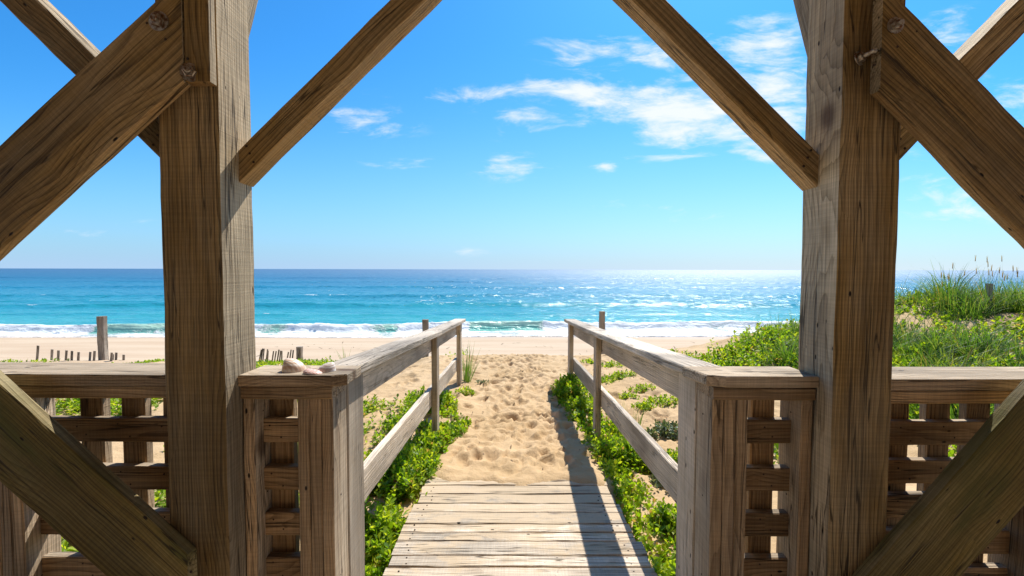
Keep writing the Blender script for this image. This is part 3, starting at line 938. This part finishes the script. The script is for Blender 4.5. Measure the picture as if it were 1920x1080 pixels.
M_LEAF = leaf_material('creeper_leaf', (.070, .160, .008), (.195, .320, .013), (.39, .45, .033), .50)
M_GRASS = leaf_material('beach_grass', (.050, .125, .020), (.105, .215, .030), (.22, .26, .075), .42)
M_SAGE = leaf_material('grey_green_leaf', (.075, .12, .06), (.12, .17, .09), (.20, .23, .15), .25)


def leaf_arrays(base, yaw, pitch, L, W, roll):
    """Six-point folded leaves: arrays of shape (n,...). Returns verts, faces."""
    n = len(base)
    prof = np.array([[0, 0, 0], [.34, .5, .10], [.74, .42, .06], [1.0, 0, -.10], [.74, -.42, .06], [.34, -.5, .10]])
    P = np.zeros((n, 6, 3))
    P[:, :, 0] = prof[:, 0] * L[:, None]
    P[:, :, 1] = prof[:, 1] * W[:, None]
    P[:, :, 2] = prof[:, 2] * L[:, None]
    cr, sr = np.cos(roll)[:, None], np.sin(roll)[:, None]
    y = P[:, :, 1] * cr - P[:, :, 2] * sr; z = P[:, :, 1] * sr + P[:, :, 2] * cr; x = P[:, :, 0]
    cp, sp = np.cos(pitch)[:, None], np.sin(pitch)[:, None]
    x, z = x * cp - z * sp, x * sp + z * cp
    cy, sy = np.cos(yaw)[:, None], np.sin(yaw)[:, None]
    x, y = x * cy - y * sy, x * sy + y * cy
    V = np.stack([x, y, z], -1) + base[:, None, :]
    i = np.arange(n)[:, None] * 6
    F = np.stack([i + np.array([0, 3, 2, 1]), i + np.array([0, 5, 4, 3])], 1).reshape(-1, 4)
    return V.reshape(-1, 3), F


def blade_arrays(base, yaw, lean, curl, L, W, seg=5):
    n = len(base)
    s = np.linspace(0, 1, seg + 1)
    ang = lean[:, None] + curl[:, None] * s[None, :]
    ds = (L / seg)[:, None]
    hx = np.concatenate([np.zeros((n, 1)), np.cumsum(np.sin(ang[:, :-1]) * ds, 1)], 1)
    hz = np.concatenate([np.zeros((n, 1)), np.cumsum(np.cos(ang[:, :-1]) * ds, 1)], 1)
    wd = W[:, None] * (1 - s[None, :] ** 1.6 * .93) * .5
    cy, sy = np.cos(yaw)[:, None], np.sin(yaw)[:, None]
    cx = base[:, 0:1] + hx * cy; cyy = base[:, 1:2] + hx * sy; cz = base[:, 2:3] + hz
    tw = yaw[:, None] + np.pi / 2 + .8 * s[None, :]
    A = np.stack([cx + np.cos(tw) * wd, cyy + np.sin(tw) * wd, cz], -1)
    B = np.stack([cx - np.cos(tw) * wd, cyy - np.sin(tw) * wd, cz], -1)
    V = np.stack([A, B], 2).reshape(n, -1, 3)
    k = 2 * (seg + 1)
    i = np.arange(n)[:, None, None] * k
    q = np.array([[2 * j, 2 * j + 1, 2 * j + 3, 2 * j + 2] for j in range(seg)])[None]
    return V.reshape(-1, 3), (i + q).reshape(-1, 4)


def creeper(name, n_ros, sampler, hfun, size=(.020, .036), mat=None, label='', cat='creeper', kind='stuff', group=None, per=7, org=None):
    xy = sampler(n_ros)
    n = len(xy)
    gz_ = ground_z(xy[:, 0], xy[:, 1])
    H = hfun(xy[:, 0], xy[:, 1])
    top = gz_ + H * RNG.uniform(.15, 1, n) ** .6
    ros_t = RNG.random(n)
    V0, Y_, Pt, Ls, Ws, Rn = [], [], [], [], [], []
    stemx = RNG.normal(0, .02, n); stemy = RNG.normal(0, .02, n)
    for k in range(per):
        yaw = 2 * np.pi * (k * .381966 + ros_t) + RNG.normal(0, .3, n)
        pt = np.interp(k, [0, per - 1], [-.15, 1.05]) + RNG.normal(0, .28, n)
        L = RNG.uniform(size[0], size[1], n) * np.interp(k, [0, per - 1], [1.15, .7])
        b = np.stack([xy[:, 0] + stemx * k / per, xy[:, 1] + stemy * k / per, top - (per - 1 - k) * .0075 * size[1] / .03], -1)
        V0.append(b); Y_.append(yaw); Pt.append(pt); Ls.append(L); Ws.append(L * RNG.uniform(.48, .72, n))
        Rn.append(np.where(RNG.random(n) < .025, 1.0, np.clip(ros_t * .75 + RNG.normal(.10, .16, n), 0, .93)))
    base = np.concatenate(V0); Lc = np.concatenate(Ls)
    V, F = leaf_arrays(base, np.concatenate(Y_), np.concatenate(Pt), Lc, np.concatenate(Ws), RNG.normal(0, .35, len(base)))
    rn = np.repeat(np.concatenate(Rn), 6)
    # stems
    nst = n
    sb = np.stack([xy[:, 0] - stemx * 1.5, xy[:, 1] - stemy * 1.5, gz_ - .01], -1)
    SV, SF = blade_arrays(sb, np.arctan2(stemy, stemx), RNG.uniform(0, .3, n), RNG.normal(0, .2, n), np.maximum(top - gz_ + .01, .02), np.full(n, .0035), 2)
    F = np.concatenate([F, SF + len(V)]); V = np.concatenate([V, SV]); rn = np.concatenate([rn, np.full(len(SV), .75)])
    if org is not None:
        V = V - np.array(org)
    me = np_mesh(name, V, F, False, {'rnd': rn})
    o = link_mesh(name, me, mat or M_LEAF)
    if org is not None: o.location = org
    tag(o, label, cat, group, kind)
    return o


def region(xr, yr, dens):
    """Rejection sampler: dens(x, y) in 0..1 over the rectangle."""
    def f(n):
        out = np.zeros((0, 2)); tries = 0
        while len(out) < n and tries < 60:
            x = RNG.uniform(*xr, n * 2); y = RNG.uniform(*yr, n * 2)
            k = RNG.random(n * 2) < dens(x, y)
            out = np.concatenate([out, np.stack([x[k], y[k]], -1)]); tries += 1
        return out[:n]
    return f


# left verge, spilling on to the boards and the path
def d_left(x, y):
    edge = np.interp(y, [1.6, 2.0, 2.4, 2.8, 3.1, 3.5, 3.8, 4.05, 4.3, 4.7], [-.57, -.565, -.56, -.545, -.50, -.47, -.38, -.36, -.5, -.60])
    edge = edge + (fbm(x * 6, y * 6, 51) - .5) * .12
    inner = np.interp(y, [1.6, 2.6, 3.6, 5], [-1.15, -1.2, -1.15, -1.0])
    m = sstep(edge + .02, edge - .04, x) * sstep(inner - .1, inner + .15, x)
    gap = sstep(.40, .52, fbm(x * 2.6, y * 2.6, 52) + sstep(-.95, -.65, x) * .16)
    return m * gap


creeper('ground_creeper', 2500, region((-1.3, -.3), (1.62, 4.8), d_left), lambda x, y: .015 + .13 * sstep(.3, .75, fbm(x * 4.5, y * 4.5, 53)) * sstep(-.35, -.75, x) + .015, (.030, .056),
        label='bright green leafy creeper between the boards and the handrail on the seashell side')


def d_leftfield(x, y):
    return sstep(.46, .60, fbm(x * 1.3, y * 1.3, 55)) * sstep(-.75, -1.1, x) * (1 - .75 * sstep(5.2, 6.2, y) * (1 - sstep(7, 8, y)))


creeper('ground_creeper', 3400, region((-4.6, -.75), (1.75, 8.6), d_leftfield), lambda x, y: .05 + .13 * fbm(x * 2.5, y * 2.5, 56), (.036, .062),
        label='patches of green creeper on the sand seen through the lattice on the seashell side')


def d_fore(x, y):
    return sstep(.42, .62, fbm(x * .8, y * 1.6, 57)) * (x < -1.0)


creeper('ground_creeper', 900, region((-12.5, -1.0), (8.7, 9.5), d_fore), lambda x, y: .02 + .05 * fbm(x * 2, y * 2, 58), (.04, .065),
        label='thin line of low green plants at the foot of the leaning slats')


# right verge
def d_right(x, y):
    edge = np.interp(y, [1.6, 2.0, 2.8, 3.3, 3.7, 4.0, 4.6, 5.0, 5.5], [.70, .665, .64, .60, .60, .56, .50, .47, .52])
    edge = edge + (fbm(x * 6, y * 6, 61) - .5) * .10
    inner = np.interp(y, [1.6, 2.4, 3.4, 4.2, 5.5], [1.25, 1.12, .98, .86, .80]) + (fbm(x * 3, y * 3, 62) - .5) * .4
    return sstep(edge - .02, edge + .04, x) * sstep(inner + .06, inner - .06, x) * sstep(1.6, 1.7, y) * sstep(.42, .53, fbm(x * 3, y * 3, 64) + sstep(.95, .7, x) * .16)


creeper('ground_creeper', 1800, region((.35, 1.6), (1.62, 5.5), d_right), lambda x, y: .02 + .13 * sstep(.3, .75, fbm(x * 4.5, y * 4.5, 63)), (.030, .056),
        label='bright green leafy creeper under the handrail below the dune')


# bank and dune
def d_bank(x, y):
    m = sstep(.40, .54, fbm(x * 1.0, y * 1.0, 65) + np.interp(x, [2.2, 3.0, 3.6, 6], [-.24, -.06, .12, .10]) + .05 * (y < 4))
    return m * sstep(1.5, 2.0, x) * (1 - sstep(6.6, 7.5, y)) * (1 - .25 * sstep(3.6, 4.6, x) * sstep(5.0, 5.6, y))


creeper('ground_creeper', 7200, region((1.2, 7.6), (1.9, 7.4), d_bank), lambda x, y: .03 + (.15 - .07 * sstep(3.8, 5, x)) * sstep(.3, .75, fbm(x * 2.6, y * 2.6, 66)) * sstep(1.5, 3, x), (.045, .080),
        label='thick green creeper covering the bank and lower dune')


def clump(px, py, Y, rad, n, h, size, mat, label, group):
    p = at(px, py, Y)
    org = (p.x, Y, float(ground_z(p.x, Y)))
    def smp(k):
        a = RNG.uniform(0, 2 * np.pi, k); r = rad * np.sqrt(RNG.random(k))
        return np.stack([p.x + r * np.cos(a) * 1.25, Y + r * np.sin(a) * .9], -1)
    return creeper('sand_plant', n, smp, lambda x, y: h * (1 - .7 * ((x - p.x) ** 2 + (y - Y) ** 2) / rad ** 2) * (.6 + .6 * fbm(x * 8, y * 8, 68)) + .012, size, mat, label, 'plant', 'thing', group, 6, org)


G1 = 'small plants dotted on the open sand'
for (px, py, Y, rad, n, h, sz, mat, lab) in (
    (1252, 778, 3.9, .15, 90, .12, (.03, .05), M_SAGE, 'grey-green leafy plant on open sand beside the upright grass tuft'),
    (1247, 735, 4.7, .16, 90, .06, (.025, .045), M_LEAF, 'low green plant on open sand just beyond the dune-side upper rail'),
    (1165, 706, 5.8, .16, 80, .06, (.025, .045), M_LEAF, 'small green plant on open sand behind the dune-side far posts'),
    (1205, 722, 5.2, .12, 60, .05, (.025, .04), M_LEAF, 'small yellow-green plant on open sand midway along the dune-side rail'),
    (1150, 688, 6.6, .2, 70, .05, (.03, .05), M_LEAF, 'sparse green plant at the crest behind the dune-side beach post'),
    (1105, 684, 6.9, .12, 40, .04, (.03, .05), M_LEAF, 'tiny green plant at the crest just before the beach'),
    (872, 718, 5.1, .09, 46, .06, (.025, .04), M_LEAF, 'little green plant on path sand near the seashell-side end post'),
    (905, 708, 5.5, .07, 30, .03, (.022, .035), M_SAGE, 'tiny grey-green plant alone on the path sand'),
    (1268, 860, 3.0, .15, 80, .08, (.028, .045), M_SAGE, 'grey-green plant on sand close under the dune-side lower rail'),
    (1210, 745, 4.5, .10, 55, .05, (.025, .04), M_LEAF, 'small green plant on open sand just above the upright grass tuft'),
    (1262, 820, 3.35, .13, 80, .07, (.028, .045), M_LEAF, 'bushy green plant on open sand below the grey-green one by the tuft'),
    (1180, 735, 4.9, .09, 40, .04, (.025, .04), M_LEAF, 'tiny green plant on open sand against the dune-side lower rail'),
    (1135, 715, 5.6, .12, 60, .05, (.025, .04), M_LEAF, 'green plant on open sand between the dune-side middle and end posts'),
    (1225, 690, 6.2, .25, 90, .07, (.03, .05), M_LEAF, 'spreading green plant at the sand edge left of the leafy bank')):
    clump(px, py, Y, rad, n, h, sz, mat, lab, G1)


def tuft(name, x, y, n, rad, L, W, lean, label, cat='grass tuft', mat=None, heads=0, kind=None, group=None, zoff=0):
    a = RNG.uniform(0, 2 * np.pi, n); r = rad * np.sqrt(RNG.random(n))
    bx = r * np.cos(a); by = r * np.sin(a)
    z0 = float(ground_z(x, y)) + zoff
    base = np.stack([bx, by, ground_z(x + bx, y + by) - z0 - .01], -1)
    Ln = L[0] + (L[1] - L[0]) * RNG.random(n) ** 1.8
    yaw = a + RNG.normal(0, .6, n)
    V, F = blade_arrays(base, yaw, RNG.uniform(0, lean, n) * (r / max(rad, 1e-3) + .3), RNG.uniform(.0, .9, n) * lean * 1.5, Ln, RNG.uniform(.6, 1.2, n) * W)
    rn = np.repeat(np.clip(RNG.normal(.5, .25, n), 0, 1), 12)
    if heads:
        hb = RNG.normal(0, rad * .6, (heads, 2))
        hl = RNG.uniform(L[1] * .8, L[1] * 1.25, heads)
        hy = RNG.uniform(0, 6.28, heads); hlean = RNG.uniform(.0, .2, heads)
        b2 = np.stack([hb[:, 0], hb[:, 1], ground_z(x + hb[:, 0], y + hb[:, 1]) - z0], -1)
        V2, F2 = blade_arrays(b2, hy, hlean, np.full(heads, .1), hl, np.full(heads, W * .45))
        F = np.concatenate([F, F2 + len(V)]); V = np.concatenate([V, V2]); rn = np.concatenate([rn, np.full(len(V2), .95)])
        # seed heads: short fat blades on the stalk tips
        tip = V2.reshape(heads, -1, 3)[:, -2:, :].mean(1)
        for q in range(3):
            V3, F3 = blade_arrays(tip - np.array([0, 0, .05]), hy + q * 2.1, np.full(heads, .08), np.full(heads, .1), np.full(heads, .085), np.full(heads, W * .95), 5)
            F = np.concatenate([F, F3 + len(V)]); V = np.concatenate([V, V3]); rn = np.concatenate([rn, np.full(len(V3), 1.0)])
    me = np_mesh(name, V, F, False, {'rnd': rn})
    o = link_mesh(name, me, mat or M_GRASS); o.location = (x, y, z0)
    tag(o, label, cat, group, kind)
    return o


p = at(874, 700, 5.62); tuft('grass_tuft', p.x, 5.62, 34, .06, (.25, .52), .011, .38, 'tall tuft of beach grass at the seaward end of the seashell-side handrail')
p = at(648, 672, 8.7); tuft('grass_tuft', p.x, 8.7, 7, .06, (.3, .62), .012, .42, 'few wispy grass stalks on the sand behind the seashell-side handrail')
p = at(1182, 770, 3.85); tuft('grass_tuft', p.x, 3.95, 46, .11, (.14, .36), .009, .30, 'upright tuft of thin grass on the sand behind the dune-side rail')
p = at(1858, 552, 5.7); tuft('grass_tuft', p.x, 5.7, 110, .17, (.10, .56), .009, .5, 'dense grass tuft with tall seed heads on top of the dune', heads=9)
p = at(1790, 560, 5.8); tuft('grass_tuft', p.x, 5.8, 60, .15, (.1, .5), .010, .4, 'thinner grass tuft on the dune crest beside the densest one', heads=6)
p = at(1905, 560, 5.5); tuft('grass_tuft', p.x, 5.6, 80, .18, (.1, .48), .010, .5, 'grass tuft on the dune crest at the edge of the picture', heads=8)


# mass of long grass over the dune's face
def dune_grass():
    def dens(x, y):
        return sstep(.43, .53, fbm(x * 1.5, y * 1.5, 69)) * (1 - .75 * sstep(5.1, 4.4, y) * sstep(3.6, 4.4, x)) * sstep(3.0, 4.0, x) * (1 - .65 * sstep(5.3, 5.9, y)) * (1 - .9 * np.exp(-((x - 6.4) / .35) ** 2 - ((y - 5.2) / .25) ** 2)) * (1 - sstep(6.4, 7, y))
    xy = region((2.5, 8.0), (2.6, 6.9), dens)(760)
    V, F, rn = [], [], []
    nb = 30; off = 0
    for (x, y) in xy:
        n = nb
        a = RNG.uniform(0, 2 * np.pi, n); r = .11 * np.sqrt(RNG.random(n))
        bx = x + r * np.cos(a); by = y + r * np.sin(a)
        base = np.stack([bx, by, ground_z(bx, by) - .01], -1)
        tall = .24 + .30 * float(fbm(x * 1.1, y * 1.1, 70))
        v, f = blade_arrays(base, a + RNG.normal(0, .5, n) + .4, RNG.uniform(.05, .7, n), RNG.uniform(.2, 1.9, n), RNG.uniform(.35, 1.2, n) * tall * RNG.uniform(.45, 1.35), RNG.uniform(.006, .011, n))
        V.append(v); F.append(f + off); off += len(v)
        rn.append(np.repeat(np.clip(RNG.normal(RNG.uniform(.05, .85), .16, n), 0, 1), 12))
    me = np_mesh('dune_grass', np.concatenate(V), np.concatenate(F), False, {'rnd': np.concatenate(rn)})
    o = link_mesh('dune_grass', me, M_GRASS)
    tag(o, 'long green beach grass arching over the face of the dune', 'grass', kind='stuff')
    # scattered tall stalks along the skyline
    n = 90
    x = RNG.uniform(4.4, 7.0, n); y = RNG.uniform(5.4, 6.6, n)
    base = np.stack([x, y, ground_z(x, y) - .01], -1)
    v, f = blade_arrays(base, RNG.uniform(0, 6.28, n), RNG.uniform(0, .2, n), RNG.uniform(0, .35, n), RNG.uniform(.25, .6, n), RNG.uniform(.005, .009, n))
    me = np_mesh('grass_stalks', v, f, False, {'rnd': np.repeat(RNG.uniform(.4, 1, n), 12)})
    o = link_mesh('grass_stalks', me, M_GRASS)
    tag(o, 'scattered thin grass stalks along the dune skyline against the sea', 'grass', kind='stuff')


dune_grass()


# bits of wrack and twigs on the sand
def debris():
    m, t, out = material('dry_wrack')
    principled(t, out, (.10, .062, .035), .9, .2)
    n = 260
    x = np.concatenate([RNG.uniform(-11, 11, 70), RNG.normal(.05, .45, 105), RNG.uniform(.9, 2.6, 85)])
    y = np.concatenate([RNG.uniform(15.5, 24, 70), RNG.uniform(2.9, 7.6, 105), RNG.uniform(3, 7.5, 85)])
    L = np.concatenate([RNG.uniform(.08, .32, 70), RNG.uniform(.012, .05, 105), RNG.uniform(.015, .08, 85)])
    base = np.stack([x, y, ground_z(x, y) + .012], -1)
    v, f = blade_arrays(base, RNG.uniform(0, 6.28, n), np.full(n, 1.45), RNG.normal(.1, .25, n), L, L * .12 + .003, 5)
    # give the twigs body: a crossed second strip
    v2 = v + np.array([0, 0, .006])
    me = np_mesh('wrack', np.concatenate([v, v2]), np.concatenate([f, f + len(v)]))
    o = link_mesh('wrack', me, m)
    tag(o, 'dark scraps of dry weed and twigs scattered over the sand', 'wrack', kind='stuff')


debris()

# ------------------------------------------------------------------ light
AZ, EL = R(25.5), R(53)
sv = Vector((math.sin(AZ) * math.cos(EL), math.cos(AZ) * math.cos(EL), math.sin(EL)))
sl = bpy.data.lights.new('sun', 'SUN'); sl.energy = 4.6; sl.angle = R(.53); sl.color = (1, .95, .86)
so = bpy.data.objects.new('sun', sl); COL.objects.link(so)
so.rotation_euler = (-sv).to_track_quat('-Z', 'Y').to_euler()

W = bpy.data.worlds.new('World'); S.world = W; W.use_nodes = True
W.node_tree.nodes.clear()
t = NT(W.node_tree)
out = t.add('ShaderNodeOutputWorld'); bg = t.add('ShaderNodeBackground'); t.l.new(bg.outputs[0], out.inputs[0])
sky = t.add('ShaderNodeTexSky'); sky.sky_type = 'NISHITA'; sky.sun_disc = False
sky.sun_elevation = EL; sky.sun_rotation = AZ
sky.air_density = 1.0; sky.dust_density = .6; sky.ozone_density = 3.0; sky.altitude = 0
hs = t.add('ShaderNodeHueSaturation'); hs.inputs['Saturation'].default_value = 1.15; t.l.new(sky.outputs[0], hs.inputs['Color'])
g = t.add('ShaderNodeTexCoord').outputs['Generated']
dx, dy, dz = t.sep(g)
ysafe = t.math('MAXIMUM', dy, .08)
u = t.math('DIVIDE', dx, ysafe); v = t.math('DIVIDE', dz, ysafe)
uv = t.comb(u, v, 0.0)
# cirrus: streaky noise, gathered in a handful of banks
wv = t.noise(t.vmul(uv, (2.6, 5.0, 1)), 1, 3, .5, 0, True)
nd = t.add('ShaderNodeVectorMath', operation='SUBTRACT'); t.l.new(wv, nd.inputs[0]); nd.inputs[1].default_value = (.5, .5, .5)
uvw = t.vadd(uv, t.vmul(nd.outputs[0], (.16, .07, 0)))
rotn = t.add('ShaderNodeMapping'); t.l.new(uvw, rotn.inputs['Vector']); rotn.inputs['Rotation'].default_value = (0, 0, R(-9)); rotn.inputs['Scale'].default_value = (5.5, 20, 1)
rotn.inputs['Location'].default_value = (15.7, -6.1, 0)
fb = t.noise(rotn.outputs[0], 1, 8, .62, .4)
rot2 = t.add('ShaderNodeMapping'); t.l.new(uvw, rot2.inputs['Vector']); rot2.inputs['Rotation'].default_value = (0, 0, R(24)); rot2.inputs['Scale'].default_value = (14, 42, 1)
fb2 = t.noise(rot2.outputs[0], 1, 6, .65, .2)
tex = t.math('ADD', t.math('MULTIPLY', fb, .68), t.math('MULTIPLY', fb2, .32))
banks = [  # pixel centre, radii, weight
    (1110, 172, 110, 22, 1.2), (1230, 195, 110, 32, 1.2), (1330, 215, 110, 45, 1.15), (1290, 245, 90, 22, .9), (1440, 80, 80, 45, 1.15), (1450, 160, 90, 50, .9),
    (1420, 235, 90, 50, .85), (1150, 95, 110, 28, .62), (1215, 110, 70, 30, .55), (830, 182, 110, 13, .75), (690, 232, 80, 24, .62), (640, 225, 50, 20, .5), (1000, 225, 70, 32, .55), (960, 316, 70, 20, .95),
    (1235, 295, 60, 9, 1.0), (1150, 317, 22, 7, .9), (1405, 298, 50, 9, .7), (1215, 386, 75, 8, .65), (760, 310, 90, 12, .38), (1340, 405, 80, 8, .3), (870, 468, 40, 6, .5),
    (1780, 65, 90, 35, .6), (1800, 370, 130, 32, .5), (1790, 438, 120, 10, .4), (1900, 180, 90, 45, .45), (150, 425, 140, 14, .38), (1010, 160, 60, 14, .7), (1610, 300, 120, 40, .4), (930, 292, 40, 9, .5)]
tot = None
for (px, py, rx, ry, wgt) in banks:
    d = at(px, py, 1.0) - Vector((0, 0, CAM_Z))
    uu, vv = d.x / d.y, d.z / d.y
    a = t.math('MULTIPLY', t.math('SUBTRACT', t.sep(uvw)[0], uu), 853 / rx)
    b = t.math('MULTIPLY', t.math('SUBTRACT', t.sep(uvw)[1], vv), 853 / ry)
    e = t.math('EXPONENT', t.math('MULTIPLY', t.math('ADD', t.math('MULTIPLY', a, a), t.math('MULTIPLY', b, b)), -1.0))
    e = t.math('MULTIPLY', e, wgt)
    tot = e if tot is None else t.math('ADD', tot, e)
tot = t.math('MINIMUM', tot, 1.25)
amt = t.math('ADD', t.math('MULTIPLY', t.math('SUBTRACT', tex, .52), 4.6), t.math('MULTIPLY', tot, .86))
amt = t.math('MULTIPLY', t.ramp(amt, .12, 1.35), t.ramp(tot, .0, .25))
amt = t.math('MULTIPLY', amt, t.ramp(dy, .1, .3))
# thin veil low over the horizon
veil = t.math('MULTIPLY', t.ramp(v, .20, .0), .25)
cloudcol = (6.4, 6.6, 7.0, 1)
blue = t.mix(1.0, hs.outputs[0], (.28, .87, 1.2), 'MULTIPLY')
blue = t.mix(t.ramp(dy, -.15, .30), hs.outputs[0], blue)
hazecol = t.mix(t.ramp(u, -.6, .75), (3.0, 4.3, 6.0), (4.7, 5.6, 6.3))
hz_ = t.math('POWER', t.ramp(v, .60, .0, 0, 1, False), 3.1)
base = t.mix(t.math('MULTIPLY', hz_, .97), blue, hazecol)
c = t.mix(t.math('MULTIPLY', amt, .92), base, cloudcol)
t.l.new(c, bg.inputs['Color'])
bg.inputs['Strength'].default_value = .106

# ------------------------------------------------------------------ render settings
S.view_settings.view_transform = 'Standard'
S.view_settings.look = 'None'
S.view_settings.exposure = 0.55
S.view_settings.gamma = 1
S.cycles.use_denoising = True
S.cycles.max_bounces = 8
S.cycles.sample_clamp_indirect = 6
S.render.film_transparent = False
